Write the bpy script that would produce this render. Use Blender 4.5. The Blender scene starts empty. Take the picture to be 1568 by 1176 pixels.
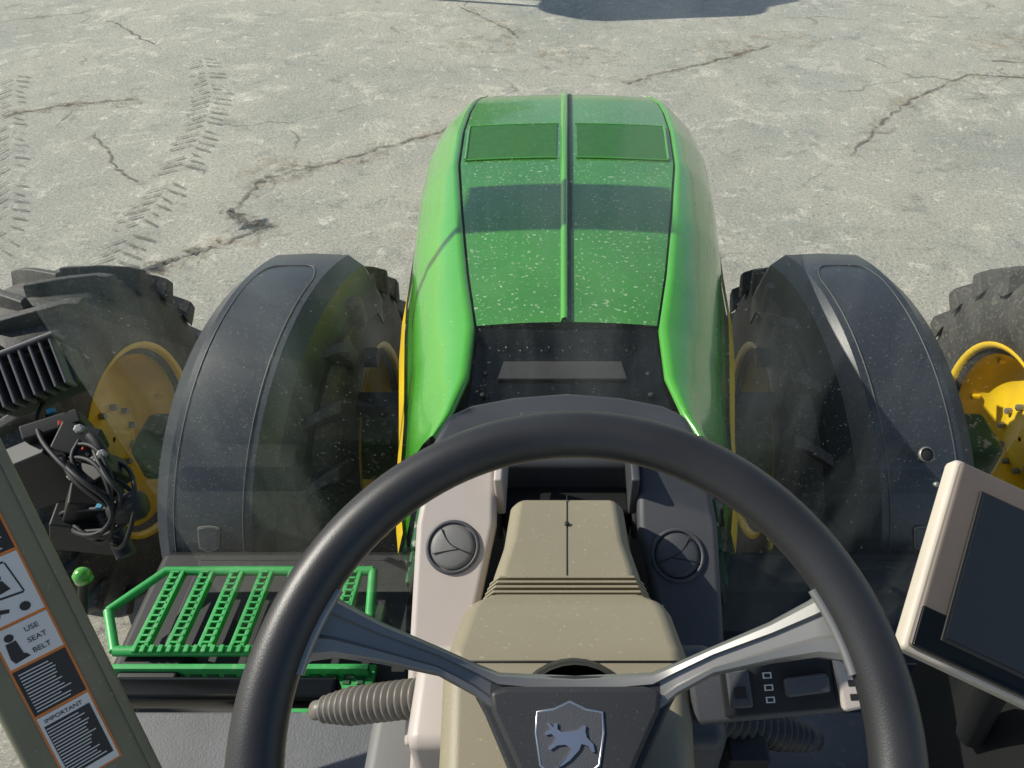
import bpy, math, random
from mathutils import Vector, Matrix
random.seed(4)
R=math.radians
sc=bpy.context.scene
# ------------------------------------------------------------------ materials
def mat(name,col,rough=.5,metal=0,spec=.5,col2=None,nscale=8,bump=0,bscale=40,dust=0,dustcol=(.55,.52,.45),dscale=140,coat=0,detail=6,dthr=.62):
    m=bpy.data.materials.new(name); m.use_nodes=True
    nt=m.node_tree; N=nt.nodes; L=nt.links; b=N['Principled BSDF']
    b.inputs['Roughness'].default_value=rough; b.inputs['Metallic'].default_value=metal
    b.inputs['Specular IOR Level'].default_value=spec; b.inputs['Coat Weight'].default_value=coat
    b.inputs['Coat Roughness'].default_value=.08
    tc=N.new('ShaderNodeTexCoord'); src=tc.outputs['Object']
    c2=col2 or tuple(x*.8 for x in col)
    n=N.new('ShaderNodeTexNoise'); n.inputs['Scale'].default_value=nscale; n.inputs['Detail'].default_value=detail
    L.new(src,n.inputs['Vector'])
    r=N.new('ShaderNodeValToRGB'); r.color_ramp.elements[0].position=.35; r.color_ramp.elements[1].position=.65
    r.color_ramp.elements[0].color=(*c2,1); r.color_ramp.elements[1].color=(*col,1)
    L.new(n.outputs['Fac'],r.inputs['Fac']); out=r.outputs['Color']
    if dust>0:
        v=N.new('ShaderNodeTexNoise'); v.inputs['Scale'].default_value=dscale; v.inputs['Detail'].default_value=2
        L.new(src,v.inputs['Vector'])
        r2=N.new('ShaderNodeValToRGB'); r2.color_ramp.elements[0].position=dthr; r2.color_ramp.elements[1].position=dthr+.06
        r2.color_ramp.elements[0].color=(0,0,0,1); r2.color_ramp.elements[1].color=(dust,dust,dust,1)
        L.new(v.outputs['Fac'],r2.inputs['Fac'])
        mx=N.new('ShaderNodeMixRGB'); L.new(r2.outputs['Color'],mx.inputs['Fac']); L.new(out,mx.inputs['Color1'])
        mx.inputs['Color2'].default_value=(*dustcol,1); out=mx.outputs['Color']
        ra=N.new('ShaderNodeMath'); ra.operation='MULTIPLY_ADD'; L.new(r2.outputs['Color'],ra.inputs[0]); ra.inputs[1].default_value=.4; ra.inputs[2].default_value=rough
        L.new(ra.outputs[0],b.inputs['Roughness'])
    L.new(out,b.inputs['Base Color'])
    if bump>0:
        bn=N.new('ShaderNodeTexNoise'); bn.inputs['Scale'].default_value=bscale; bn.inputs['Detail'].default_value=4
        L.new(src,bn.inputs['Vector']); bp=N.new('ShaderNodeBump'); bp.inputs['Strength'].default_value=bump; bp.inputs['Distance'].default_value=.004
        L.new(bn.outputs['Fac'],bp.inputs['Height']); L.new(bp.outputs['Normal'],b.inputs['Normal'])
    return m
GREEN=mat('green_paint',(.075,.38,.030),.26,col2=(.065,.34,.027),nscale=3,dust=.3,dustcol=(.35,.50,.28),dscale=80,coat=.8,dthr=.70)
GREENT=mat('green_paint_dusty_shaded',(.052,.25,.032),.32,col2=(.040,.20,.027),nscale=4,dust=.7,dustcol=(.45,.58,.36),dscale=105,coat=.7,dthr=.625)  # dust specks are real; base darkened because the hood top catches less sun
GREEN2=mat('green_plastic',(.04,.38,.09),.42,nscale=20,dust=.4,dscale=60,dustcol=(.2,.4,.2))
DGREEN=mat('dark_green_frame',(.015,.09,.03),.5,dust=.5,dscale=30)
YEL=mat('yellow_rim_paint',(.85,.58,.02),.35,col2=(.70,.46,.02),nscale=6,dust=.3,dscale=50,dustcol=(.4,.33,.15),dthr=.66)
RUB=mat('tyre_rubber',(.038,.037,.036),.60,col2=(.070,.067,.060),nscale=9,bump=.4,bscale=60,dust=.5,dscale=70,dustcol=(.18,.17,.14),dthr=.58)
FEND=mat('fender_plastic',(.045,.052,.062),.33,col2=(.035,.041,.050),nscale=3,bump=.10,bscale=500,dust=.5,dscale=170,dustcol=(.22,.23,.23),dthr=.645)
SEAM=mat('seam_dark',(.012,.012,.012),.6)
BLK=mat('black_gloss_plastic',(.004,.005,.005),.22,spec=.3)
BLKM=mat('black_matte',(.012,.013,.013),.6)
MESHG=mat('grey_mesh',(.035,.035,.035),.7,bump=.8,bscale=900)
DASH=mat('dash_grey_plastic',(.16,.158,.152),.5,col2=(.15,.148,.142),bump=.15,bscale=900)
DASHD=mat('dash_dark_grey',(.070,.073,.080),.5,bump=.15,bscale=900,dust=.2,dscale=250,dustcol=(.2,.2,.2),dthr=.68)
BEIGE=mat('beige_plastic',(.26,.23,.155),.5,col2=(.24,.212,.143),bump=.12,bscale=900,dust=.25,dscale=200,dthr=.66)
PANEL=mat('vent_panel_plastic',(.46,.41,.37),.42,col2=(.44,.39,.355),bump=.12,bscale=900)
WHEEL=mat('steering_wheel_leather',(.026,.027,.028),.40,col2=(.020,.020,.021),nscale=20,bump=.08,bscale=900)
SPOKE=mat('spoke_satin_grey',(.26,.26,.25),.36,metal=.5)
HUB=mat('hub_pad',(.030,.031,.033),.5,bump=.06,bscale=900,dust=.3,dscale=400,dustcol=(.12,.12,.12),dthr=.66)
SILV=mat('chrome_emblem',(.6,.62,.65),.25,metal=.9)
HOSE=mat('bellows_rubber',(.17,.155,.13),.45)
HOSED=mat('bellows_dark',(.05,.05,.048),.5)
BEZ=mat('monitor_bezel',(.14,.115,.095),.5)
BEZL=mat('monitor_side_beige',(.60,.54,.45),.5)
SCR=mat('screen_glass',(.016,.020,.022),.10,col2=(.014,.018,.020),nscale=2)
PIL=mat('pillar_olive',(.20,.19,.12),.5,dust=.2,dscale=120,dthr=.66)
WHT=mat('decal_white',(.7,.7,.68),.5,col2=(.66,.66,.63))
DBLK=mat('decal_black',(.02,.02,.02),.5)
ORG=mat('decal_orange',(.75,.22,.03),.5)
FLR=mat('floor_mat_grey',(.14,.145,.15),.65,bump=.3,bscale=250,dust=.4,dscale=60,dustcol=(.22,.21,.18))
STEEL=mat('galvanised_steel',(.3,.3,.3),.5,metal=.6)
BLUEC=mat('blue_connector',(.03,.25,.4),.5)
RED=mat('red_connector',(.5,.04,.02),.5)
PERF=mat('green_mesh_fabric',(.022,.15,.024),.6,col2=(.018,.125,.020),nscale=30,bump=.6,bscale=320)
# ------------------------------------------------------------------ helpers
def empty(name):
    e=bpy.data.objects.new(name,None); sc.collection.objects.link(e); e.empty_display_size=.1; return e
def mesh(name,v,f,m,parent=None,smooth=False,bevel=0,seg=2,sub=0,solid=0,angle=None):
    me=bpy.data.meshes.new(name); me.from_pydata([tuple(p) for p in v],[],f); me.validate(); me.update()
    o=bpy.data.objects.new(name,me); sc.collection.objects.link(o)
    if m: me.materials.append(m)
    if parent: o.parent=parent
    if solid:
        md=o.modifiers.new('s','SOLIDIFY'); md.thickness=solid
    if bevel:
        md=o.modifiers.new('b','BEVEL'); md.width=bevel; md.segments=seg; md.limit_method='ANGLE'; md.angle_limit=R(25)
    if sub:
        md=o.modifiers.new('u','SUBSURF'); md.levels=sub; md.render_levels=sub
    if smooth or bevel:
        for p in me.polygons: p.use_smooth=True
        if bevel:
            md=o.modifiers.new('w','WEIGHTED_NORMAL'); md.keep_sharp=True
    return o
def fixn(o):
    import bmesh
    b=bmesh.new(); b.from_mesh(o.data); bmesh.ops.recalc_face_normals(b,faces=b.faces); b.to_mesh(o.data); b.free(); return o
def box(name,c,s,m,parent=None,rot=(0,0,0),bevel=.004,seg=2):
    x,y,z=[k/2 for k in s]; M=Matrix.Translation(c)@(Matrix.Rotation(rot[2],4,'Z')@Matrix.Rotation(rot[1],4,'Y')@Matrix.Rotation(rot[0],4,'X'))
    v=[M@Vector(p) for p in [(-x,-y,-z),(x,-y,-z),(x,y,-z),(-x,y,-z),(-x,-y,z),(x,-y,z),(x,y,z),(-x,y,z)]]
    f=[(0,3,2,1),(4,5,6,7),(0,1,5,4),(1,2,6,5),(2,3,7,6),(3,0,4,7)]
    return mesh(name,v,f,m,parent,bevel=bevel,seg=seg)
def prism(name,pts,org,ex,ey,h,m,parent=None,bevel=.003,h0=0,seg=2):
    ex=Vector(ex).normalized(); ey=Vector(ey).normalized(); ez=ex.cross(ey).normalized(); org=Vector(org)
    n=len(pts); v=[org+ex*a+ey*b+ez*h0 for a,b in pts]+[org+ex*a+ey*b+ez*h for a,b in pts]
    f=[tuple(range(n-1,-1,-1)),tuple(range(n,2*n))]+[(i,(i+1)%n,n+(i+1)%n,n+i) for i in range(n)]
    return fixn(mesh(name,v,f,m,parent,bevel=bevel,seg=seg))
def tube(name,pts,r,m,parent=None,cyc=False,smoothc=True):
    cu=bpy.data.curves.new(name,'CURVE'); cu.dimensions='3D'; cu.bevel_depth=r; cu.bevel_resolution=4; cu.use_fill_caps=True
    sp=cu.splines.new('NURBS' if smoothc else 'POLY'); sp.points.add(len(pts)-1)
    for i,p in enumerate(pts): sp.points[i].co=(*p,1)
    sp.use_cyclic_u=cyc
    if smoothc: sp.use_endpoint_u=True; sp.order_u=3
    cu.resolution_u=8
    o=bpy.data.objects.new(name,cu); sc.collection.objects.link(o); cu.materials.append(m); o.parent=parent
    return o
def lathe(name,prof,c,axis,m,parent=None,n=48,smooth=True,closed=False):
    ax=Vector(axis).normalized(); t=Vector((0,0,1)) if abs(ax.z)<.9 else Vector((1,0,0)); u=ax.cross(t).normalized(); w=ax.cross(u)
    c=Vector(c); v=[];f=[]
    for a,r in prof:
        for i in range(n):
            th=2*math.pi*i/n; v.append(c+ax*a+u*(r*math.cos(th))+w*(r*math.sin(th)))
    k=len(prof)
    for j in range(k-1):
        for i in range(n): f.append((j*n+i,j*n+(i+1)%n,(j+1)*n+(i+1)%n,(j+1)*n+i))
    if closed:
        f.append(tuple(range(n-1,-1,-1))); f.append(tuple(range((k-1)*n,k*n)))
    return fixn(mesh(name,v,f,m,parent,smooth=smooth))
def grid(name,rows,m,parent=None,smooth=True,closed=False,solid=0,sub=0,flip=False):
    n=len(rows[0]); v=[p for r in rows for p in r]; f=[]
    for j in range(len(rows)-1):
        for i in range(n-1 if not closed else n):
            a,b=j*n+i,j*n+(i+1)%n; q=(a,b,b+n,a+n); f.append(q[::-1] if flip else q)
    return mesh(name,v,f,m,parent,smooth=smooth,solid=solid,sub=sub)
# ------------------------------------------------------------------ ground
def ground():
    m=bpy.data.materials.new('concrete_yard'); m.use_nodes=True; nt=m.node_tree;N=nt.nodes;L=nt.links;b=N['Principled BSDF']
    b.inputs['Roughness'].default_value=.75; b.inputs['Specular IOR Level'].default_value=.3
    tc=N.new('ShaderNodeTexCoord'); S=tc.outputs['Object']
    def noise(sc_,det=6,rough=.6,dist=0,vec=S):
        n=N.new('ShaderNodeTexNoise'); n.inputs['Scale'].default_value=sc_; n.inputs['Detail'].default_value=det; n.inputs['Roughness'].default_value=rough; n.inputs['Distortion'].default_value=dist
        L.new(vec,n.inputs['Vector']); return n.outputs['Fac']
    def ramp(src,stops):
        r=N.new('ShaderNodeValToRGB'); e=r.color_ramp.elements
        while len(e)<len(stops): e.new(.5)
        for i,(p,c) in enumerate(stops): e[i].position=p; e[i].color=(*c,1) if len(c)==3 else c
        L.new(src,r.inputs['Fac']); return r.outputs['Color']
    def mix(a,c,f,mode='MIX'):
        x=N.new('ShaderNodeMixRGB'); x.blend_type=mode
        for k,s_ in (('Color1',a),('Color2',c),('Fac',f)):
            if isinstance(s_,tuple): x.inputs[k].default_value=(*s_,1)
            elif isinstance(s_,float): x.inputs[k].default_value=s_
            else: L.new(s_,x.inputs[k])
        return x.outputs['Color']
    g=lambda v:(v,v,v)
    base=ramp(noise(.55,8,.65,.6),[(.3,(.40,.405,.35)),(.5,(.50,.49,.415)),(.7,(.58,.555,.46))])
    base=mix(base,(.76,.725,.61),ramp(noise(1.7,14,.78,.8),[(.53,g(0)),(.62,g(.75))]))
    base=mix(base,(.27,.275,.245),ramp(noise(3.0,14,.82,.3),[(.36,g(.8)),(.47,g(0))]))
    base=mix(base,(.56,.46,.32),ramp(noise(.75,12,.82,1.2),[(.58,g(0)),(.70,g(.5))]))
    base=mix(base,(.88,.84,.73),ramp(noise(5.5,10,.78,.5),[(.57,g(0)),(.63,g(.7))]))
    base=mix(base,(.22,.21,.185),ramp(noise(14,6,.7,.2),[(.30,g(.7)),(.36,g(0))]))
    sp=noise(38,6,.85); base=mix(base,ramp(sp,[(.3,g(.38)),(.48,g(.95)),(.7,g(1.45))]),.9,'MULTIPLY')
    sp2=noise(150,2,.7); base=mix(base,ramp(sp2,[(.3,g(.5)),(.5,g(1)),(.72,g(1.35))]),.8,'MULTIPLY')
    vv=N.new('ShaderNodeTexVoronoi'); vv.feature='DISTANCE_TO_EDGE'; vv.inputs['Scale'].default_value=.33
    nn=N.new('ShaderNodeTexNoise'); nn.inputs['Scale'].default_value=1.6; nn.inputs['Detail'].default_value=8; L.new(S,nn.inputs['Vector'])
    va=N.new('ShaderNodeVectorMath'); va.operation='MULTIPLY_ADD'; L.new(nn.outputs['Color'],va.inputs[0]); va.inputs[1].default_value=(.9,.9,0); L.new(S,va.inputs[2]); L.new(va.outputs[0],vv.inputs['Vector'])
    cr=ramp(vv.outputs['Distance'],[(.0,g(.8)),(.006,g(0))]); brk=ramp(noise(.9,4),[(.5,g(0)),(.6,g(1))])
    base=mix(base,(.16,.145,.12),mix(cr,brk,1.0,'MULTIPLY'))
    L.new(base,b.inputs['Base Color'])
    h=mix(noise(3,14,.82),noise(22,8,.85),.5); bp=N.new('ShaderNodeBump'); bp.inputs['Strength'].default_value=1.0; bp.inputs['Distance'].default_value=.045
    L.new(h,bp.inputs['Height']); L.new(bp.outputs['Normal'],b.inputs['Normal'])
    mesh('ground',[(-300,-300,0),(300,-300,0),(300,300,0),(-300,300,0)],[(0,1,2,3)],m)
ground()
def decalmat(name,col,thr=.5,scale=9,amt=.85,w=.12):
    m=mat(name,col,.9); nt=m.node_tree;N=nt.nodes;L=nt.links; b=N['Principled BSDF']
    tc=N.new('ShaderNodeTexCoord'); n=N.new('ShaderNodeTexNoise'); n.inputs['Scale'].default_value=scale; n.inputs['Detail'].default_value=8; n.inputs['Roughness'].default_value=.75
    L.new(tc.outputs['Object'],n.inputs['Vector']); r=N.new('ShaderNodeValToRGB'); r.color_ramp.elements[0].position=thr-w/2; r.color_ramp.elements[1].position=thr+w/2
    r.color_ramp.elements[0].color=(0,0,0,1); r.color_ramp.elements[1].color=(amt,amt,amt,1)
    L.new(n.outputs['Fac'],r.inputs['Fac']); L.new(r.outputs['Color'],b.inputs['Alpha']); return m
CRK=decalmat('crack_dirt',(.17,.15,.12),.45,14,.75,.12); TRK=decalmat('track_mud',(.19,.19,.165),.46,10,.7); STN=decalmat('soil_stain',(.44,.36,.25),.55,5.5,.45,.14)
def strip(pts,w,sub=7,jit=.06,taper=True):
    out=[];v=[];f=[]
    P=[Vector((a,b,0)) for a,b in pts]
    for i in range(len(P)-1):
        for k in range(sub):
            p=P[i].lerp(P[i+1],k/sub)
            if k: p+=Vector((random.uniform(-jit,jit),random.uniform(-jit,jit),0))
            out.append(p)
    out.append(P[-1])
    for i,p in enumerate(out):
        t=(out[min(i+1,len(out)-1)]-out[max(i-1,0)]).normalized(); nrm=Vector((-t.y,t.x,0)); ww=w*random.uniform(.35,1.3)
        if i in (0,len(out)-1): ww*=.2
        v+= [p+nrm*ww/2,p-nrm*ww/2]
        if i: f.append((2*i-2,2*i-1,2*i+1,2*i))
    return v,f
def joinparts(name,parts,m,z):
    v=[];f=[]
    for a,b in parts:
        o=len(v); v+=[(p[0],p[1],z) for p in a]; f+=[tuple(o+i for i in q) for q in b]
    return mesh(name,v,f,m)
cr=[[(-5.49,7.26),(-5.09,7.47),(-4.82,7.58),(-4.30,7.68)],
[(-1.04,7.01),(-1.64,6.59),(-2.09,6.24),(-2.58,5.96),(-2.62,5.57),(-2.66,5.38),(-2.48,5.21),(-2.37,5.26),(-2.31,5.17),(-2.56,4.93),(-2.77,4.78),(-2.93,4.63),(-3.04,4.50),(-3.3,4.2)],
[(-5.76,10.22),(-5.47,9.92),(-4.77,9.26)],[(5.4,8.1),(4.86,8.25),(4.29,8.34),(3.52,7.71),(2.99,7.08),(2.49,6.39)],
[(-1.43,10.76),(-.70,9.84),(-.60,9.49)],[(.63,8.06),(.92,8.34),(1.61,8.73),(2.37,9.26)],[(4.6,8.8),(5.5,8.6),(6.3,8.7)],[(-4.4,6.9),(-3.9,6.2),(-3.6,5.9)]]
joinparts('concrete_crack',[strip(c,.030,8,.03) for c in cr],CRK,.008)
joinparts('soil_stain',[strip(c,.26,8,.08) for c in cr[:2]+cr[3:6]]+[([(x+rx*math.cos(t*.5)*random.uniform(.7,1.2),y+rx*.7*math.sin(t*.5)*random.uniform(.7,1.2)) for t in range(12)],[tuple(range(12))]) for x,y,rx in [(.16,8.94,.5),(1.76,9.2,.45),(2.6,9.5,.5),(5.4,9.2,.8),(-1.0,9.3,.5),(-2.5,6.1,.4)]],STN,.004)
def track(path,w,sp,both=True):
    parts=[]; P=[Vector((a,b)) for a,b in path]
    for i in range(len(P)-1):
        L_=(P[i+1]-P[i]).length; n=int(L_/sp); t=(P[i+1]-P[i]).normalized(); nn=Vector((-t.y,t.x))
        for k in range(n):
            p=P[i]+t*k*sp
            for sgn in ((1,-1) if both else (1,)):
                q=p+(t*sp*.5 if sgn<0 else Vector((0,0)))
                if random.random()<.15: continue
                l=w/2*random.uniform(.6,1)
                a=q+nn*sgn*.02; b=q+nn*sgn*l+t*.10
                parts.append(([a,b,b+t*.03,a+t*.035],[(0,1,2,3)]))
    return parts
joinparts('tyre_track_marks',track([(-4.08,8.83),(-3.59,7.71),(-3.41,6.93),(-3.31,6.02),(-3.30,5.07),(-3.20,4.2)],.42,.12)+track([(-5.9,8.3),(-5.2,6.9),(-4.7,6.0),(-4.2,5.0),(-4.0,4.2)],.3,.15)+track([(4.6,6.9),(3.9,5.2),(3.3,4.2)],.4,.18),TRK,.012)
# ------------------------------------------------------------------ hood
hood=empty('tractor_hood')
def interp(tab,y):
    for i in range(len(tab)-1):
        if tab[i][0]<=y<=tab[i+1][0]:
            t=(y-tab[i][0])/(tab[i+1][0]-tab[i][0]); return [a+(b-a)*t for a,b in zip(tab[i],tab[i+1])]
    return list(tab[-1] if y>tab[-1][0] else tab[0])
T=[(1.09,.268,1.925,.35),(1.15,.242,1.93,.362),(1.27,.216,1.93,.382),(1.449,.2175,1.93,.40),(1.669,.257,1.93,.432),(1.986,.304,1.922,.478),(2.34,.352,1.905,.512),(2.66,.37,1.88,.532),(2.90,.372,1.85,.53),(3.05,.362,1.83,.50),(3.13,.35,1.812,.455),(3.18,.335,1.795,.40)]
ys=[1.09+.03*i for i in range(70)]+[3.18]
rows=[]
for y in [v for v in ys if v>=1.449]:
    _,h,z,o=interp(T,y); rows.append([(h*t,y,z+.012*(1-t*t)) for t in [-.985+.985*2*i/16 for i in range(17)]])
_,h,z,o=interp(T,3.18)
rows.append([(h*.98*(-1+2*i/16),3.21,z-.02) for i in range(17)]); rows.append([(h*.95*(-1+2*i/16),3.23,z-.08) for i in range(17)])
grid('top_panel',rows,GREENT,hood)
for sg in (1,-1):
    rows=[]; st_=[]
    for y in ys:
        _,h,z,o=interp(T,y); dx=o-h; k=1.115 if y<1.8 else max(1.0,1.115-.095*(y-1.8))
        pr=[(h,z-.012),(h+.004,z+.003),(h+.14*dx,z-.002),(h+.35*dx,z-.024),(h+.62*dx,z-.062),(h+.84*dx,z-.112),(h+.96*dx,z-.175),(o*1.01,z-.26),(o*k,z-.40),(o*k,z-.50)]
        rows.append([(sg*a,y,b) for a,b in pr])
        st_.append([(sg*(o*(1.01+(k-1.01)*.5)+.008),y,z-.32),(sg*(o*k+.012),y,z-.40),(sg*(o*k+.012),y,z-.43)])
    _,h,z,o=interp(T,3.18)
    pr=[(h,z-.02),(h,z-.01),(h+.1*(o-h),z-.012),(h+.3*(o-h),z-.04),(h+.5*(o-h),z-.09),(h+.6*(o-h),z-.16),(h+.63*(o-h),z-.2),(h+.65*(o-h),z-.27),(o-.02,z-.42),(o-.02,z-.52)]
    rows.append([(sg*a,3.23,b) for a,b in pr])
    grid('side_panel',rows,GREEN,hood,flip=(sg<0))
    grid('yellow_stripe',st_[:60],YEL,hood,flip=(sg<0))
    rows=[]
    for y in [v for v in ys if v>=1.449]:
        _,h,z,o=interp(T,y); rows.append([(sg*(h*.98),y,z-.008),(sg*(h+.003),y,z-.008)])
    grid('crease_seam',rows,SEAM,hood)
    box('lower_grille',(sg*.38,2.3,1.15),(.06,1.6,.5),BLKM,hood)
rows=[]
for y in [v for v in ys if v>=1.449]:
    _,h,z,o=interp(T,y); k=1+.35*(y-1.45)
    rows.append([(-.016*k,y,z+.010),(-.011*k,y,z+.024),(-.003*k,y,z+.027),(.001,y,z+.024),(.002,y,z+.004)])
rows.append([(a,3.23,z_-.03) for a,_,z_ in rows[-1]])
grid('centre_ridge',rows,GREEN,hood)
grid('ridge_groove',[[(.003,y,interp(T,y)[2]+.0155),(.013+.004*(y-1.4),y,interp(T,y)[2]+.0155)] for y in [v for v in ys if v>=1.449]],mat('groove_dark_green',(.01,.06,.02),.5),hood)
rows=[]
for z0,s0,yo in [(1.72,.95,3.23),(1.6,1,3.25),(1.3,1,3.25),(1.0,.95,3.2),(.8,.9,3.1)]:
    rows.append([(.40*s0*(-1+2*i/10),yo-.10*abs(-1+2*i/10)**3,z0) for i in range(11)])
grid('front_grille',rows,BLKM,hood)
for sg in (-1,1):
    rows=[]
    for y in [2.37+.04*i for i in range(9)]:
        _,h,z,o=interp(T,y); rows.append([(sg*x,y,z+.012*(1-(x/h)**2)+.004) for x in (.035,.12,.2,.28,h-.022)])
    grid('mesh_vent',rows,PERF,hood)
    pts=[]
    for y in [2.37+.04*i for i in range(9)]:
        h,z=interp(T,y)[1:3]; pts.append((sg*(h-.020),y,z+.006))
    tube('vent_frame_side',pts,.004,GREEN,hood)
    for y in (2.366,2.694):
        h,z=interp(T,y)[1:3]; tube('vent_frame',[(sg*x,y,z+.012*(1-(x/h)**2)+.004) for x in (.03,.1,.2,.28,h-.02)],.0028,GREEN,hood)
grid('rear_black_panel',[[(-.215,1.452,1.925),(.215,1.452,1.925)],[(-.213,1.40,1.905),(.213,1.40,1.905)],[(-.215,1.27,1.90),(.215,1.27,1.90)],[(-.235,1.16,1.88),(.235,1.16,1.88)],[(-.235,1.05,1.80),(.235,1.05,1.80)]],BLK,hood,smooth=False)
prism('grey_mesh_insert',[(-.145,.06),(.125,.06),(.135,0),(-.155,0)],(0,1.285,1.902),(1,0,0),(0,1,0),.008,MESHG,hood,.002)
for i in range(7):
    x=-.15+.05*i
    lathe('vent_ring',[(0,.012),(.003,.013),(.004,.011),(.002,.008)],(x,1.395,1.904),(0,-.1,1),BLK,hood,n=20)
for sg in (-1,1):
    for y in (1.24,1.31): lathe('bolt',[(0,.006),(.004,.006),(.005,.004),(.0051,.0005)],(sg*.185,y,1.900),(0,0,1),SEAM,hood,n=10)
# ------------------------------------------------------------------ chassis
ch=empty('tractor_chassis')
box('frame',(0,1.9,1.0),(.56,2.2,.75),BLKM,ch,bevel=.03)
box('engine_block',(0,1.7,1.25),(.5,1.3,.4),DGREEN,ch,bevel=.03)
box('axle_beam',(0,2.2,.72),(3.5,.22,.2),DGREEN,ch,bevel=.03)
box('cab_firewall',(0,1.0,1.35),(.44,.10,.9),BLKM,ch,bevel=.02)
box('cab_underside',(0,.0,1.2),(1.5,1.2,.5),BLKM,ch,bevel=.02)
for sg in (-1,1):
    box('axle_hub',(sg*.55,2.2,.72),(.3,.34,.34),DGREEN,ch,bevel=.05)
    tube('steering_cylinder',[(sg*.3,2.05,.85),(sg*.6,2.0,.85)],.035,BLKM,ch,smoothc=False)
    tube('hydraulic_hose',[(sg*.35,1.9,1.2),(sg*.5,1.8,1.15),(sg*.55,1.95,.95),(sg*.6,2.1,.9)],.015,BLKM,ch)
    tube('hydraulic_hose',[(sg*.30,1.4,1.25),(sg*.42,1.35,1.2),(sg*.48,1.2,1.0),(sg*.40,1.1,.9)],.013,BLKM,ch)
    box('fender_bracket',(sg*.6,2.0,1.15),(.5,.08,.06),BLKM,ch,bevel=.01)
    box('toolbox',(sg*.82,1.10,.80),(.90,.7,.5),BLKM,ch,bevel=.03)
    box('toolbox_lid',(sg*.78,1.12,1.06),(.70,.55,.02),BLKM,ch,bevel=.008)
    box('suspension_part',(sg*.42,1.55,1.0),(.12,.3,.25),DGREEN,ch,bevel=.02)
    box('valve_block',(sg*.42,1.35,1.05),(.12,.12,.10),DGREEN,ch,bevel=.01)
    tube('yellow_tag',[(sg*.60,1.38,1.2),(sg*.62,1.42,1.10)],.012,YEL,ch)
# ------------------------------------------------------------------ tyres
def wheel(x0,sg,W=.45,Rr=.72,yc=2.24,zc=.72):
    e=empty('tractor_wheel')
    w=W/2
    prof=[(-.17,.36),(-w*.92,.40),(-w,.50),(-w*.98,.58),(-w*.9,.63),(-w*.75,Rr-.055),(0,Rr-.045),(w*.75,Rr-.055),(w*.9,.63),(w*.98,.58),(w,.50),(w*.92,.40),(.17,.36)]
    lathe('tyre_carcass',prof,(x0,yc,zc),(1,0,0),RUB,e,n=72)
    n=20; v=[];f=[]
    def tp(a,r,th): return (x0+a,yc+r*math.sin(th),zc+r*math.cos(th))
    for i in range(n):
        for s_ in (-1,1):
            th0=2*math.pi*(i+(.5 if s_>0 else 0))/n
            path=[(-.03,Rr-.06,Rr,0,.022),(.10,Rr-.06,Rr+.004,.075,.022),(w*.8,Rr-.08,Rr-.002,.15,.026),(w*1.0,Rr-.11,Rr-.014,.175,.030),(w*1.03,.60,.645,.19,.026)]
            rings=[]
            for a,ri,ro,dt,hw in path:
                th=th0+dt; q=hw/Rr
                rings.append([tp(s_*a,ri,th-q*1.3),tp(s_*a,ro,th-q*.8),tp(s_*a,ro,th+q*.8),tp(s_*a,ri,th+q*1.3)])
            o=len(v)
            for r_ in rings: v+=r_
            for k in range(len(rings)-1):
                for j in range(4):
                    a,b=o+k*4+j,o+k*4+(j+1)%4; f.append((a,b,b+4,a+4))
            f.append((o,o+1,o+2,o+3)); k=o+4*(len(rings)-1); f.append((k+3,k+2,k+1,k))
    fixn(mesh('tread_lugs',v,f,RUB,e,bevel=.006))
    s_=-sg
    lathe('rim',[(s_*.20,.42),(s_*.215,.405),(s_*.20,.385),(s_*.14,.37),(s_*.10,.35),(s_*.05,.33),(s_*.02,.26),(s_*.03,.20),(s_*.06,.17),(s_*.07,.10),(s_*.07,.01)],(x0,yc,zc),(1,0,0),YEL,e,n=56)
    lathe('rim_outer',[(-s_*.20,.42),(-s_*.215,.405),(-s_*.20,.385),(-s_*.10,.36),(-s_*.02,.33),(-s_*.0,.2),(-s_*.0,.01)],(x0,yc,zc),(1,0,0),YEL,e,n=56)
    for i in range(10):
        th=2*math.pi*i/10; lathe('wheel_bolt',[(0,.014),(s_*.03,.014),(s_*.031,.001)],(x0+s_*.06,yc+.135*math.sin(th),zc+.135*math.cos(th)),(1,0,0),STEEL,e,n=6,smooth=False)
    for i in range(8):
        th=2*math.pi*i/8+.2; lathe('rim_stud',[(0,.013),(s_*.03,.013),(s_*.031,.001)],(x0+s_*.08,yc+.345*math.sin(th),zc+.345*math.cos(th)),(1,0,0),YEL,e,n=8,smooth=False)
for x0,sg in ((-.97,-1),(.97,1),(-1.97,-1),(1.97,1)): wheel(x0,sg)
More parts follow.
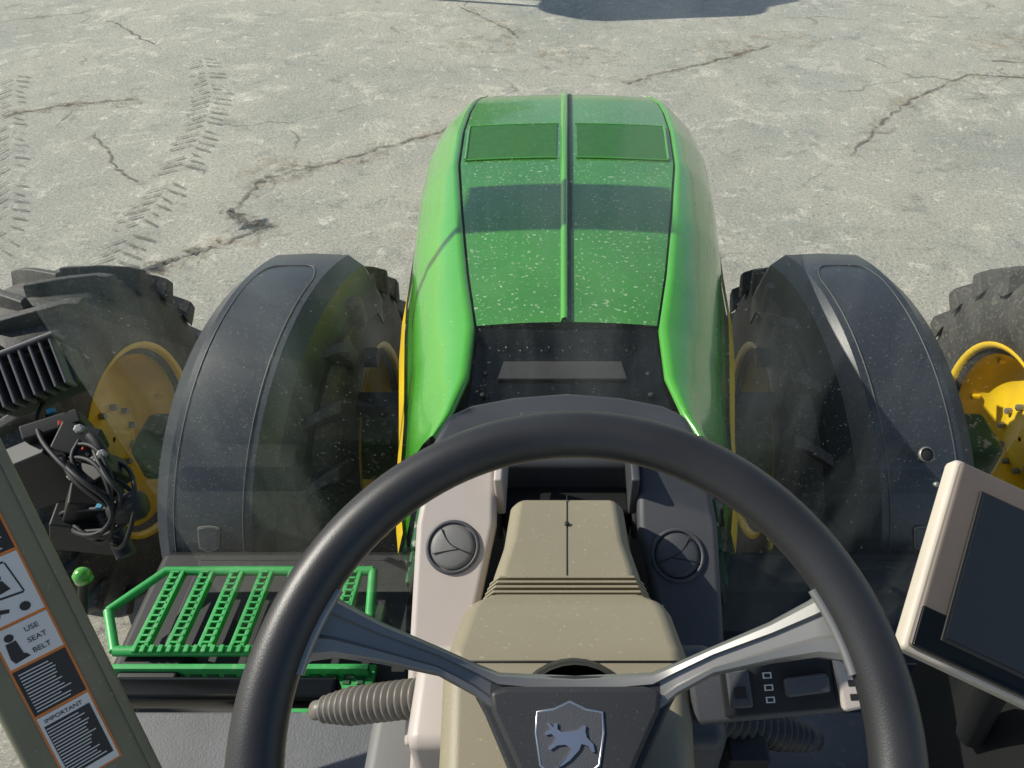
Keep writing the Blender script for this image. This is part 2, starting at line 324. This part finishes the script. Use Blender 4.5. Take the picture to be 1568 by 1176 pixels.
# ------------------------------------------------------------------ fenders
def fender(sg):
    e=empty('front_fender'); yc,zc=2.20,.72
    sec=[(-.235,-.22),(-.225,-.12),(-.185,-.035),(-.13,.004),(.0,.010),(.135,.004),(.200,-.048),(.222,-.15)]
    def pt(t,dr,ph,Rf=.80):
        y=yc-(Rf+dr)*math.sin(ph); z=zc+(Rf+dr)*math.cos(ph)
        return (sg*(1.0+t*(1.0)+.17*(yc-y)),y,z)
    phs=[R(-26)]+[R(-20+4*i) for i in range(24)]+[R(74)]
    rows=[]
    for k,ph in enumerate(phs):
        sh=-.06 if k in (0,len(phs)-1) else 0
        rows.append([pt(t,dr+sh,ph) for t,dr in sec])
    g=grid('shell',rows,FEND,e,solid=.008,flip=(sg>0))
    md=g.modifiers.new('e','EDGE_SPLIT'); md.split_angle=R(17)
    L_=[pt(.112,.005,p) for p in phs[1:-1] if p>R(-6)]; I_=[pt(-.105,.006,p) for p in phs[1:-1] if p>R(-6)]
    top=[pt(t,.010,R(-10)) for t in (.09,.0,-.07)]
    tube('panel_seam',L_[::-1]+top+I_,.0030,DASHD,e)
    c=Vector(pt(0.0,.012,R(64))); up=(Vector(pt(0,.012,R(58)))-c).normalized()
    P=[(-.036,.034),(-.022,.040),(0,.042),(.022,.040),(.036,.034),(.032,-.034),(.0,-.05),(-.032,-.034)]
    prism('badge_shield',P,c,(1,0,0),up,.004,DASH,e,.0015)
    prism('badge_inner',[(a*.86,b*.86) for a,b in P],c,(1,0,0),up,.0055,FEND,e,.001)
    box('mounting_bar',(sg*.95,2.18,1.22),(.5,.06,.05),BLKM,e)
fender(-1); fender(1)
cam_=empty('fender_marker_light')
lathe('housing',[(0,.022),(.02,.022),(.025,.015),(.026,.001)],(1.09,1.60,1.315),(0,-.6,.8),SEAM,cam_,n=20); lathe('ring',[(.018,.023),(.024,.025),(.028,.020)],(1.09,1.60,1.315),(0,-.6,.8),STEEL,cam_,n=20)
for dx in (.03,.08): lathe('bolt',[(0,.009),(.014,.009),(.015,.001)],(1.09+dx,1.53,1.26),(0,-.6,.8),STEEL,cam_,n=8)
# ------------------------------------------------------------------ green step
st=empty('green_step_platform')
z=1.16
tube('frame_rail',[(-1.06,1.29,z),(-.56,1.29,z)],.014,GREEN2,st,smoothc=False)
tube('frame_rail',[(-1.20,1.04,z),(-.53,1.04,z)],.014,GREEN2,st,smoothc=False)
tube('frame_rail',[(-1.27,1.16,z),(-1.16,1.29,z),(-1.06,1.29,z)],.013,GREEN2,st,smoothc=False)
tube('frame_rail',[(-1.27,1.16,z),(-1.20,1.04,z)],.013,GREEN2,st,smoothc=False)
tube('frame_rail',[(-.56,1.29,z),(-.53,1.04,z)],.014,GREEN2,st,smoothc=False)
for i in range(8):
    x=-1.14+.085*i
    for dx in (0,.028):
        if x+dx>-.57: continue
        box('tread_bar',(x+dx,1.165,z),(.012,.25,.022),GREEN2,st,rot=(0,0,R(-3)),bevel=.002)
    if x>-.6: continue
    for k in range(12): box('tread_tooth',(x+.014,1.06+.02*k,z+.006),(.026,.006,.014),GREEN2,st,bevel=.001)
for i in range(26): box('edge_tooth',(-1.14+.023*i,1.037,z+.016),(.011,.02,.012),GREEN2,st,bevel=.001)
box('step_riser',(-.86,1.0,z-.05),(.68,.015,.09),GREEN2,st,bevel=.002)
for i in range(14): box('riser_slot',(-1.16+.045*i,.991,z-.045),(.028,.004,.022),DGREEN,st,bevel=0)
box('lower_step',(-.62,.93,1.10),(.22,.20,.02),GREEN2,st)
for i in range(5):
    for j in range(3): box('lower_slot',(-.69+.036*i,.88+.055*j,1.1125),(.018,.035,.003),DGREEN,st,bevel=0)
tube('handrail_post',[(-1.02,.93,1.66),(-1.10,.90,1.45),(-1.15,.88,1.2)],.010,BLKM,st,smoothc=False)
lathe('handrail_cap',[(0,.016),(.001,.018),(.02,.018),(.03,.010),(.031,.001)],(-1.02,.93,1.655),(0,.1,1),GREEN,st,n=16)
box('step_side_guard',(-1.10,1.02,1.08),(.16,.10,.12),BLKM,st,bevel=.01)
# ------------------------------------------------------------------ interior floor
fl=empty('cab_floor')
def floor(sg):
    prism('floor_mat',[(sg*.17,.1),(sg*.17,.655),(sg*.86,.655),(sg*.80,.1)],(0,0,1.56),(1,0,0),(0,1,0.10),.03,FLR,fl,.008)
    for k in range(5):
        y=.20+.085*k
        prism('mat_rib',[(sg*.30,y),(sg*.30,y+.010),(sg*(.70),y+.010),(sg*.70,y)],(0,0,1.588),(1,0,0),(0,1,.10),.008,FLR,fl,.002)
        prism('mat_rib_side',[(sg*.30,y),(sg*.30,y+.05),(sg*(.31),y+.05),(sg*.31,y)],(0,0,1.588),(1,0,0),(0,1,.10),.008,FLR,fl,.002)
floor(-1); floor(1)
box('sill_bar',(-.70,.72,1.58),(.50,.05,.05),BLK,fl,bevel=.012)
box('sill_bar',(.70,.74,1.60),(.50,.05,.05),BLK,fl,bevel=.012)
box('right_side_console',(.86,.35,1.82),(.5,.7,.5),BLKM,fl,bevel=.05)
box('left_kick_panel',(-.24,.40,1.75),(.10,.3,.35),DASH,fl,bevel=.02)
box('right_pedal_arm',(.22,.42,1.9),(.05,.08,.4),BLKM,fl)
box('right_green_strip',(.42,.68,1.66),(.3,.02,.02),GREEN2,fl)
# ------------------------------------------------------------------ dashboard
da=empty('dashboard')
out=[(-.212,.76),(-.212,.84),(-.195,.90),(-.16,.925),(-.09,.945),(0,.955),(.09,.945),(.16,.925),(.195,.90),(.212,.84),(.212,.76),(.10,.72),(.10,.79),(-.10,.79),(-.10,.72)]
prism('cowl',out,(0,0,2.06),(1,0,0),(0,1,0),.115,DASHD,da,.014,seg=4)
prism('cowl_centre',[(-.095,.82),(-.075,.90),(.075,.90),(.095,.82)],(0,0,2.172),(1,0,0),(0,1,0),.010,DASHD,da,.005)
prism('cowl_inset',[(-.07,.87),(-.06,.885),(.06,.885),(.07,.87)],(0,0,2.18),(1,0,0),(0,1,0),.006,BEIGE,da,.002)
box('recess_back',(0,.77,2.08),(.2,.06,.08),BLKM,da,bevel=.01)
box('recess_floor',(0,.70,2.03),(.2,.2,.06),BLKM,da,bevel=.01)
lathe('instrument_hood',[(-.08,.035),(-.075,.04),(.075,.04),(.08,.035)],(0,.725,2.095),(1,0,0),BLKM,da,n=24,closed=True)
ey=Vector((0,1,.52)).normalized()
def panel(sg,m):
    P=[(.196,.755),(.100,.770),(.098,.67),(.118,.57),(.140,.49),(.150,.44),(.205,.42),(.208,.67)]
    k=math.hypot(1,.52)
    prism('vent_panel',[(sg*a,(b-.48)*k) for a,b in P],(0,.48,2.075),(1,0,0),ey,.03,m,da,.010,seg=4)
    nrm=Vector((1,0,0)).cross(ey).normalized()
    prism('side_wall',[(sg*.20,-.08),(sg*.20,.30),(sg*.18,.30),(sg*.18,-.08)],(0,.48,1.9),(1,0,0),ey,.16,m,da,.006)
    yy=.642 if sg<0 else .632
    c=Vector((sg*(.155 if sg<0 else .150),yy,2.075+(yy-.48)*.52))+nrm*.031
    lathe('vent_bezel',[(0,.037),(.003,.036),(.004,.0325),(-.004,.031)],c,nrm,DASHD,da,n=48)
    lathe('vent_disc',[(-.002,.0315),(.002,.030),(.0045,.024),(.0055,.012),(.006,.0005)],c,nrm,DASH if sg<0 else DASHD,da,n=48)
    tube('vent_split',[c+nrm*.0055+Vector((sg*a,0,0))+ey*b for a,b in [(-.026,-.010),(-.008,-.004),(.008,.006),(.016,.024)]],.0009,SEAM,da)
    tube('vent_split2',[c+nrm*.0058+Vector((sg*a,0,0))+ey*b for a,b in [(-.008,-.004),(.006,-.006),(.026,-.010)]],.0008,SEAM,da)
panel(-1,PANEL); panel(1,DASHD)  # right side gets the darker plastic: its shade is put into the colour
for sg in (-1,1):
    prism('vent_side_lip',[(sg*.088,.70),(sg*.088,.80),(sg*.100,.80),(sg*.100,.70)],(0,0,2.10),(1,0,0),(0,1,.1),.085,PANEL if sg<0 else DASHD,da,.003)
# ------------------------------------------------------------------ steering column
co=empty('steering_column')
def column(name,st_,m,bev=.006):
    rows=[]
    for hw,y,z_,ht in st_:
        rows.append([(-hw-.012,y+.02,z_-ht),(-hw,y,z_-.016),(-hw+.012,y,z_),(hw-.012,y,z_),(hw,y,z_-.016),(hw+.012,y+.02,z_-ht)])
    n=6; v=[p for r in rows for p in r]; f=[]
    for j in range(len(rows)-1):
        for i in range(n-1): f.append((j*n+i,(j+1)*n+i,(j+1)*n+i+1,j*n+i+1))
    f.append(tuple(range(n))); f.append(tuple(range((len(rows)-1)*n,len(rows)*n))[::-1])
    return fixn(mesh(name,v,f,m,co,bevel=bev,seg=3))
column('upper_shroud',[(.070,.66,2.245,.12),(.074,.645,2.265,.14),(.078,.575,2.275,.14),(.086,.52,2.293,.16),(.088,.47,2.300,.16)],BEIGE)
for k in range(6): column('gaiter_rib',[(.089+.0015*k,.505-.009*k,2.302+.004*k,.12),(.089+.0015*k,.5005-.009*k,2.304+.004*k,.12)],BEIGE,.0015)
column('lower_shroud',[(.088,.458,2.338,.12),(.102,.432,2.366,.14),(.106,.420,2.372,.15),(.112,.36,2.400,.17),(.113,.345,2.400,.17),(.106,.25,2.400,.17),(.10,.1,2.38,.17)],BEIGE,.007)
tube('centre_seam',[(0,.655,2.262),(0,.645,2.2655),(0,.575,2.2755),(0,.52,2.2935),(0,.47,2.301)],.0007,SEAM,co,smoothc=False)
lathe('seam_clip',[(0,.003),(.003,.003),(.0031,.0005)],(0,.6,2.272),(0,0,1),SEAM,co,n=10)
tube('lower_seam',[(-.113,.347,2.39),(-.10,.347,2.4012),(.10,.347,2.4012),(.113,.347,2.39)],.0008,SEAM,co,smoothc=False)
box('column_base',(0,.42,2.12),(.24,.16,.30),PANEL,co,bevel=.02)
for sg in (-1,1):
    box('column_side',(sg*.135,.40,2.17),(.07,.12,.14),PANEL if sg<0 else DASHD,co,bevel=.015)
    box('pivot_bracket',(sg*.145,.36,2.12),(.035,.04,.06),BLKM,co,bevel=.006)
def bellows(name,a,b,m,r=.026,n=15):
    e=empty(name); a=Vector(a); b=Vector(b); L_=(b-a).length; pr=[(0,.004),(0,.012),(.012,.013)]
    for k in range(n):
        t=.014+(L_-.014)*k/n; d=(L_-.014)/n; rr=r*(.72+.28*min(1,k/4))
        pr+=[(t,rr*.70),(t+d*.25,rr),(t+d*.55,rr),(t+d*.85,rr*.70)]
    lathe('rubber_sleeve',pr,a,b-a,m,e,n=28)
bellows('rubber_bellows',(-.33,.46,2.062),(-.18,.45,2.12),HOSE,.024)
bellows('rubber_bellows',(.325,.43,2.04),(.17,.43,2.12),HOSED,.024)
# ------------------------------------------------------------------ steering wheel
sw=empty('steering_wheel')
C=Vector((.006,.211,2.565)); X=Vector((1,0,0)); Tt=Vector((0,.912,.410)); Nn=X.cross(Tt)
v=[];f=[]; NU,NV=128,20
for i in range(NU):
    a=2*math.pi*i/NU
    for j in range(NV):
        b=2*math.pi*j/NV; rr=.1995+.0175*math.cos(b); h=.0165*math.sin(b)
        v.append(C+X*(rr*math.cos(a))+Tt*(rr*math.sin(a))+Nn*h)
for i in range(NU):
    for j in range(NV): f.append((i*NV+j,((i+1)%NU)*NV+j,((i+1)%NU)*NV+(j+1)%NV,i*NV+(j+1)%NV))
fixn(mesh('rim',v,f,WHEEL,sw,smooth=True))
DROP=.05
def drop(a): return -DROP*(1-min(1,max(0,(a-.05)/.13)))
US=[(.190,.098),(.176,.094),(.160,.083),(.13,.068),(.09,.052),(.066,.042),(.050,.036),(.0,.034)]
LS=[(.190,.036),(.176,.044),(.160,.046),(.13,.042),(.09,.034),(.066,.022),(.050,.010),(.0,.0)]
for sg in (-1,1):
    rows=[]
    for (a,bu),(_,bl) in zip(US,LS):
        k=1+.09*(-drop(a)/DROP); n0=drop(a)-.003; wd=(bu-bl)
        sec=[(bu,n0-.012),(bu,n0-.004),(bu-.06*wd-.001,n0),(bu-.28*wd,n0+.001),(bu-.34*wd,n0-.003),(bl+.34*wd,n0-.003),(bl+.28*wd,n0+.001),(bl+.06*wd+.001,n0),(bl,n0-.004),(bl,n0-.012)]
        rows.append([C+X*(sg*a*k)+Tt*(b*k)+Nn*q for b,q in sec])
    o_=fixn(grid('spoke',rows,SPOKE,sw,closed=True)); md=o_.modifiers.new('e','EDGE_SPLIT'); md.split_angle=R(35)
    a0,a1=(R(11),R(29))
    pts=[C+Nn*.001+X*(sg*.182*math.cos(a0+(a1-a0)*k/6))+Tt*(.182*math.sin(a0+(a1-a0)*k/6)) for k in range(7)]
    tube('spoke_collar',pts,.0035,SPOKE,sw)
Ch=C-Nn*DROP; S9=1.09
lowp=[(-.068,.026),(-.05,.034),(.05,.034),(.068,.026),(.058,.010),(.050,-.006),(.038,-.030),(.030,-.06),(.028,-.12),(.040,-.20),(-.040,-.20),(-.028,-.12),(-.030,-.06),(-.038,-.030),(-.050,-.006),(-.058,.010)]
prism('lower_spoke',[(a*S9,b*S9) for a,b in lowp],Ch-Nn*.014,X,Tt,.010,HUB,sw,.003,seg=3)
pad=[(-.056,.024),(-.045,.027),(.045,.027),(.056,.024),(.054,.012),(.042,-.010),(.026,-.040),(.010,-.052),(-.010,-.052),(-.026,-.040),(-.042,-.010),(-.054,.012)]
prism('hub_pad',[(a*S9*.98,b*S9) for a,b in pad],Ch-Nn*.004,X,Tt,.010,HUB,sw,.004,seg=4)
sh=[(-.0205,.012),(-.010,.0135),(0,.018),(.010,.0135),(.0205,.012),(.021,0),(.018,-.018),(0,-.031),(-.018,-.018),(-.021,0)]
sh=[(a*S9,b*S9) for a,b in sh]
o2=Ch+Nn*.0065+X*(-.004)
tube('emblem_ring',[o2+X*a+Tt*b for a,b in sh],.0009,SILV,sw,cyc=True,smoothc=False)
prism('emblem_field',sh,o2-Nn*.003,X,Tt,.0035,DASHD,sw,.0005)
deer=[(-.0100,-.0230),(-.0080,-.0238),(-.0040,-.0170),(.0000,-.0130),(.0010,-.0100),(-.0030,-.0075),(-.0080,-.0080),(-.0125,-.0110),(-.0140,-.0100),(-.0100,-.0060),(-.0090,-.0030),(-.0120,-.0005),(-.0155,-.0015),(-.0160,.0005),(-.0120,.0025),(-.0150,.0060),(-.0135,.0065),(-.0105,.0035),(-.0095,.0065),(-.0080,.0062),(-.0080,.0025),(-.0050,.0005),(.0000,.0010),(.0060,.0020),(.0090,.0050),(.0105,.0045),(.0100,.0010),(.0110,-.0030),(.0150,-.0070),(.0160,-.0120),(.0145,-.0125),(.0120,-.0085),(.0075,-.0070),(.0060,-.0110),(.0000,-.0175),(-.0050,-.0210)]
prism('emblem_deer',[(a*1.05,b*.95) for a,b in deer],o2,X,Tt,.002,SILV,sw,0)
lathe('wheel_hub_column',[(0,.045),(-.03,.05),(-.10,.055),(-.14,.06)],Ch-Nn*.015,Nn,BLKM,sw,n=32)
# ------------------------------------------------------------------ control stalk
sk=empty('control_stalk')
ex=Vector((.97,-.02,.16)).normalized(); eyy=Vector((-.10,.80,.60)).normalized(); o=Vector((.108,.318,2.398))
def sp(name,P,h0,h,m,bev=.002): return prism(name,[(a_*1.25,b_*1.25) for a_,b_ in P],o,ex,eyy,h,m,sk,bev,h0=h0)
sp('pod',[(0,-.022),(.105,-.018),(.118,-.012),(.120,.030),(.100,.040),(.06,.036),(.0,.020)],-.02,.0,DASHD,.006)
sp('switch_plate',[(.022,-.016),(.098,-.014),(.098,.030),(.022,.022)],0,.003,BLKM)
sp('rocker',[(.026,-.010),(.042,-.010),(.042,.016),(.026,.016)],.003,.009,DASHD,.003)
sp('rocker_window',[(.030,-.003),(.038,-.003),(.038,.004),(.030,.004)],.009,.0105,SEAM,0)
sp('slide_knob',[(.064,-.004),(.094,-.002),(.094,.010),(.064,.008)],.003,.014,DASHD,.003)
sp('end_cap',[(.100,-.016),(.116,-.014),(.119,.010),(.116,.032),(.098,.030)],0,.010,PANEL,.004)
for k in range(4): sp('scale_mark',[(.106,-.008+.009*k),(.111,-.008+.009*k),(.111,-.004+.009*k),(.106,-.004+.009*k)],.010,.0106,SEAM,0)
for k in range(3):
    sp('icon',[(.051,-.008+.008*k),(.057,-.008+.008*k),(.057,-.004+.008*k),(.051,-.004+.008*k)],.003,.0036,WHT,0)
    sp('icon_in',[(.052,-.0072+.008*k),(.056,-.0072+.008*k),(.056,-.0048+.008*k),(.052,-.0048+.008*k)],.0036,.0040,BLKM,0)
# ------------------------------------------------------------------ monitor
mo=empty('touchscreen_monitor')
TL=Vector((.385,.508,2.493)); BL=Vector((.3025,.351,2.421)); exm=Vector((.234,-.077,-.077)).normalized(); up=(TL-BL); hgt=up.length; eym=up.normalized()
W_=.27
def mp(name,P,h0,h,m,bev=.003): return prism(name,P,BL,exm,eym,h,m,mo,bev,h0=h0,seg=3)
mp('housing',[(-.003,-.003),(W_,-.003),(W_,hgt+.003),(-.003,hgt+.003)],-.025,-.004,BEZL,.006)
mp('bezel',[(0.001,0.001),(W_-.005,.001),(W_-.005,hgt-.001),(.001,hgt-.001)],-.006,.002,BEZ,.004)
mp('lower_bezel',[(0.002,0.002),(W_-.008,.002),(W_-.008,.040),(.002,.040)],.0,.0045,BLK,.002)
mp('screen_rim',[(.024,.016),(W_-.02,.016),(W_-.02,hgt-.024),(.024,hgt-.024)],.0,.006,SEAM,.001)
mp('screen',[(.027,.020),(W_-.024,.020),(W_-.024,hgt-.027),(.027,hgt-.027)],.006,.0072,SCR,.0)
tube('mount_arm',[BL+exm*.13+eym*.08-Vector((0,0,.06)),(.50,.45,2.25),(.6,.5,1.9)],.02,BLKM,mo)
# ------------------------------------------------------------------ left pillar
pi=empty('cab_pillar')
p0=Vector((-.69,.56,1.87)); ax=(Vector((-.82,.77,2.26))-p0).normalized(); wv=Vector((-.73,-.67,.12)); wv=(wv-ax*wv.dot(ax)).normalized()
def pp(name,P,h0,h,m,bev=.002):
    return prism(name,[(-a_,b_) for a_,b_ in P],p0,-wv,ax,h,m,pi,bev,h0=h0)
pp('pillar_body',[(0,-.22),(.15,-.22),(.13,1.2),(0,1.2)],-.06,0,PIL,.012)
pp('pillar_edge',[(-.004,-.2),(.010,-.2),(.010,1.2),(-.004,1.2)],-.05,.006,PIL,.004)
pp('decal_backing',[(.035,-.07),(.110,-.07),(.110,.55),(.035,.55)],0,.002,ORG,0)
pp('decal_text_black',[(.038,.30),(.107,.30),(.107,.54),(.038,.54)],.002,.003,DBLK,0)
pp('decal_pictogram',[(.038,.20),(.107,.20),(.107,.295),(.038,.295)],.002,.003,WHT,0)
pp('decal_seatbelt',[(.038,.135),(.107,.135),(.107,.195),(.038,.195)],.002,.003,WHT,0)
pp('decal_text_black',[(.038,.055),(.107,.055),(.107,.13),(.038,.13)],.002,.003,DBLK,0)
pp('decal_important',[(.038,-.067),(.107,-.067),(.107,.05),(.038,.05)],.002,.003,WHT,0)
pp('decal_important_text',[(.042,-.055),(.103,-.055),(.103,.034),(.042,.034)],.003,.0036,DBLK,0)
for y0,y1 in ((.305,.53),(.06,.125),(-.05,.03)):
    k=y0
    while k<y1:
        w_=random.uniform(.035,.056); pp('text_line',[(.102-w_,k),(.102,k),(.102,k+.0016),(.102-w_,k+.0016)],.0036,.0042,WHT,0); k+=.0052
nz=(-wv).cross(ax).normalized()
def txt(s_,a_,b_,size):
    cu=bpy.data.curves.new('t','FONT'); cu.body=s_; cu.size=size; cu.extrude=.0003; cu.materials.append(DBLK)
    ob=bpy.data.objects.new('decal_lettering',cu); sc.collection.objects.link(ob); ob.parent=pi
    M=Matrix((-wv,ax,nz)).transposed().to_4x4(); M.translation=p0+wv*a_+ax*b_+nz*.0034; ob.matrix_world=M
txt('USE',.072,.178,.011); txt('SEAT',.074,.161,.011); txt('BELT',.074,.144,.011); txt('IMPORTANT',.100,.038,.009)
def pic(P): pp('pictogram',P,.003,.0036,DBLK,0)
def disc(a_,b_,r_): pic([(a_+r_*math.cos(t*.628),b_+r_*math.sin(t*.628)) for t in range(10)])
disc(.092,.180,.006); pic([(.099,.173),(.086,.173),(.084,.150),(.101,.150)]); pic([(.101,.150),(.082,.150),(.078,.143),(.098,.141)])
pic([(.058,.285),(.056,.285),(.050,.235),(.052,.235)]); pic([(.088,.288),(.058,.288),(.058,.285),(.088,.285)]); pic([(.090,.288),(.088,.288),(.084,.240),(.086,.240)]); pic([(.086,.240),(.052,.236),(.052,.233),(.086,.237)])
disc(.074,.268,.006); pic([(.080,.262),(.069,.262),(.064,.246),(.078,.244)]); pic([(.102,.222),(.088,.228),(.088,.224),(.076,.219),(.078,.214),(.088,.217),(.090,.212)]); disc(.058,.214,.007)
# ------------------------------------------------------------------ work light with bracket
wl=empty('work_light')
c0=Vector((-1.03,1.12,2.05)); rr=(R(35),R(-10),R(25))
box('body',c0,(.15,.09,.07),BLKM,wl,rot=rr,bevel=.01)
M=Matrix.Translation(c0)@(Matrix.Rotation(rr[2],4,'Z')@Matrix.Rotation(rr[1],4,'Y')@Matrix.Rotation(rr[0],4,'X'))
for k in range(8):
    p=M@Vector((-.065+.0187*k,0,.045)); box('cooling_fin',p,(.006,.10,.04),DASHD,wl,rot=rr,bevel=.002)
box('fin_cap',M@Vector((0,.052,.045)),(.155,.01,.045),DASHD,wl,rot=rr,bevel=.003)
box('bracket_plate',(-.98,1.04,1.99),(.10,.03,.10),BLKM,wl,rot=(R(30),0,R(30)))
box('bracket_clamp',(-.92,1.0,1.99),(.07,.06,.08),BLKM,wl,rot=(R(20),R(20),0))
box('bracket_clamp',(-.86,.95,1.97),(.06,.05,.07),BLKM,wl,rot=(R(20),R(-20),R(30)))
box('bracket_clamp',(-.90,.93,1.90),(.09,.05,.08),BLKM,wl,rot=(R(10),R(30),R(20)))
box('bracket_plate',(-1.02,1.0,1.92),(.14,.05,.14),BLKM,wl,rot=(R(10),R(-20),R(10)))
box('bracket_plate',(-.93,.92,1.84),(.12,.05,.10),BLKM,wl,rot=(R(10),R(25),R(10)))
for a,b,c_ in ((-.90,1.0,2.035),(-.85,.96,2.01),(-.93,.96,1.95)): lathe('bracket_bolt',[(0,.009),(.012,.009),(.014,.006),(.0141,.0005)],(a,b,c_),(.2,-.5,.8),STEEL,wl,n=6,smooth=False)
tube('arm',[(-1.0,1.05,1.98),(-.93,.98,1.94),(-.88,.93,1.90),(-.83,.86,1.84)],.018,BLKM,wl)
tube('arm',[(-.88,.99,2.03),(-.84,.96,2.02),(-.84,.93,1.96)],.010,BLKM,wl)
for k in range(11):
    q=lambda s_:Vector((random.uniform(-s_,s_),random.uniform(-s_,s_),random.uniform(-s_,s_)))
    tube('cable',[Vector((-1.0,1.06,1.99))+q(.03),Vector((-.95,1.0,1.98))+q(.06),Vector((-.88,.95,2.0))+q(.06),Vector((-.79,.89,1.96))+q(.03),Vector((-.84,.87,1.9))+q(.05),Vector((-.95,.92,1.86))+q(.05),Vector((-.93,.93,1.83))],.0042,BLKM,wl)
lathe('joint',[(-.03,.02),(-.02,.028),(.02,.028),(.03,.02)],(-.80,.89,1.945),(1,.3,.2),BLKM,wl,n=18,closed=True)
for k in range(5): box('connector',(-.98+.03*k,1.05-.025*k,2.035-.008*k),(.014,.010,.009),BLUEC if k%2==0 else RED,wl,rot=(.4,.3*k,.5),bevel=.001)
for k in range(3): box('connector',(-.86+.015*k,.90+.01*k,1.935),(.012,.010,.009),BLUEC,wl,bevel=.001)
# ------------------------------------------------------------------ windshield
def glass():
    m=bpy.data.materials.new('windshield_glass'); m.use_nodes=True; nt=m.node_tree;N=nt.nodes;L=nt.links
    N.remove(N['Principled BSDF']); out=N['Material Output']
    t=N.new('ShaderNodeBsdfTransparent'); t.inputs[0].default_value=(.975,.99,.965,1)
    gl=N.new('ShaderNodeBsdfGlossy'); gl.inputs['Roughness'].default_value=.02
    fr=N.new('ShaderNodeFresnel'); fr.inputs[0].default_value=1.36
    m1=N.new('ShaderNodeMixShader'); L.new(fr.outputs[0],m1.inputs[0]); L.new(t.outputs[0],m1.inputs[1]); L.new(gl.outputs[0],m1.inputs[2])
    df=N.new('ShaderNodeBsdfDiffuse'); df.inputs[0].default_value=(.80,.83,.76,1)
    tl=N.new('ShaderNodeBsdfTranslucent'); tl.inputs[0].default_value=(.80,.83,.76,1)
    ad=N.new('ShaderNodeMixShader'); ad.inputs[0].default_value=.5; L.new(df.outputs[0],ad.inputs[1]); L.new(tl.outputs[0],ad.inputs[2])
    tc=N.new('ShaderNodeTexCoord'); mp_=N.new('ShaderNodeMapping'); mp_.inputs['Scale'].default_value=(6,2,1.3); mp_.inputs['Rotation'].default_value=(0,R(20),0); L.new(tc.outputs['Object'],mp_.inputs[0])
    n=N.new('ShaderNodeTexNoise'); n.inputs['Scale'].default_value=1.2; n.inputs['Detail'].default_value=5; L.new(mp_.outputs[0],n.inputs[0])
    r=N.new('ShaderNodeValToRGB'); r.color_ramp.elements[0].position=.47; r.color_ramp.elements[1].position=.75
    r.color_ramp.elements[0].color=(.008,.008,.008,1); r.color_ramp.elements[1].color=(.17,.17,.17,1); L.new(n.outputs['Fac'],r.inputs[0])
    # fine dust specks
    n2=N.new('ShaderNodeTexNoise'); n2.inputs['Scale'].default_value=190; n2.inputs['Detail'].default_value=1; L.new(tc.outputs['Object'],n2.inputs[0])
    r2=N.new('ShaderNodeValToRGB'); r2.color_ramp.elements[0].position=.70; r2.color_ramp.elements[1].position=.76
    r2.color_ramp.elements[0].color=(0,0,0,1); r2.color_ramp.elements[1].color=(.22,.22,.22,1); L.new(n2.outputs['Fac'],r2.inputs[0])
    sm=N.new('ShaderNodeMath'); sm.operation='ADD'; L.new(r.outputs[0],sm.inputs[0]); L.new(r2.outputs[0],sm.inputs[1])
    m2=N.new('ShaderNodeMixShader'); L.new(sm.outputs[0],m2.inputs[0]); L.new(m1.outputs[0],m2.inputs[1]); L.new(ad.outputs[0],m2.inputs[2])
    L.new(m2.outputs[0],out.inputs[0]); return m
mesh('windshield',[(-.80,1.0,1.33),(.80,1.0,1.33),(.80,.86,3.5),(-.80,.86,3.5)],[(0,1,2,3)],glass())
# ------------------------------------------------------------------ invented out-of-frame casters, added only to throw the visible shadows
tr=empty('top_shadow_caster')  # made-up tank shape, added to cast the shadow at the far edge
lathe('caster_body',[(-1.3,.01),(-1.3,.3),(-1.0,.52),(.7,.52),(1.1,.25),(1.8,.04),(1.8,.01)],(-2.35,11.62,2.95),(1,.12,0),DGREEN,tr,n=32)
for xx in (-3.2,-1.9):
    for yy in (11.4,11.9): tube('caster_leg',[(xx,yy,0),(xx,yy,2.5)],.04,STEEL,tr,smoothc=False)
so=empty('hood_shadow_caster')  # made-up panel on a pole, added to cast the band across the hood
box('panel',(-1.37,2.33,3.04),(.60,.29,.02),BLK,so,bevel=.004)
tube('arm',[(-1.37,2.36,3.02),(-1.9,2.1,3.06),(-3.3,1.4,3.2)],.012,STEEL,so,smoothc=False)
tube('caster_pole',[(-3.3,1.4,0),(-3.3,1.4,3.4)],.04,STEEL,so,smoothc=False)
# ------------------------------------------------------------------ light
SD=Vector((-.76,.17,.62)).normalized(); elev=math.asin(SD.z)
w=bpy.data.worlds.new('World'); sc.world=w; w.use_nodes=True; nt=w.node_tree
sky=nt.nodes.new('ShaderNodeTexSky'); sky.sky_type='NISHITA'; sky.sun_disc=False; sky.sun_elevation=elev; sky.sun_rotation=math.atan2(SD.x,SD.y); sky.altitude=100
bg=nt.nodes['Background']; bg.inputs['Strength'].default_value=.11; nt.links.new(sky.outputs[0],bg.inputs[0])
l=bpy.data.lights.new('sun','SUN'); l.energy=5.0; l.angle=R(.5); l.color=(1,.95,.84); lo=bpy.data.objects.new('sun',l); sc.collection.objects.link(lo)
lo.rotation_euler=SD.to_track_quat('Z','Y').to_euler()
# ------------------------------------------------------------------ camera
cd=bpy.data.cameras.new('camera'); cam=bpy.data.objects.new('camera',cd); sc.collection.objects.link(cam); sc.camera=cam
cam.location=(0,0,3.05); cam.rotation_euler=(R(90-42),0,0); cd.lens=27; cd.sensor_width=36; cd.shift_x=-84/1568; cd.clip_end=1000; cd.clip_start=.02
sc.view_settings.view_transform='Standard'; sc.view_settings.look='None'; sc.view_settings.exposure=0
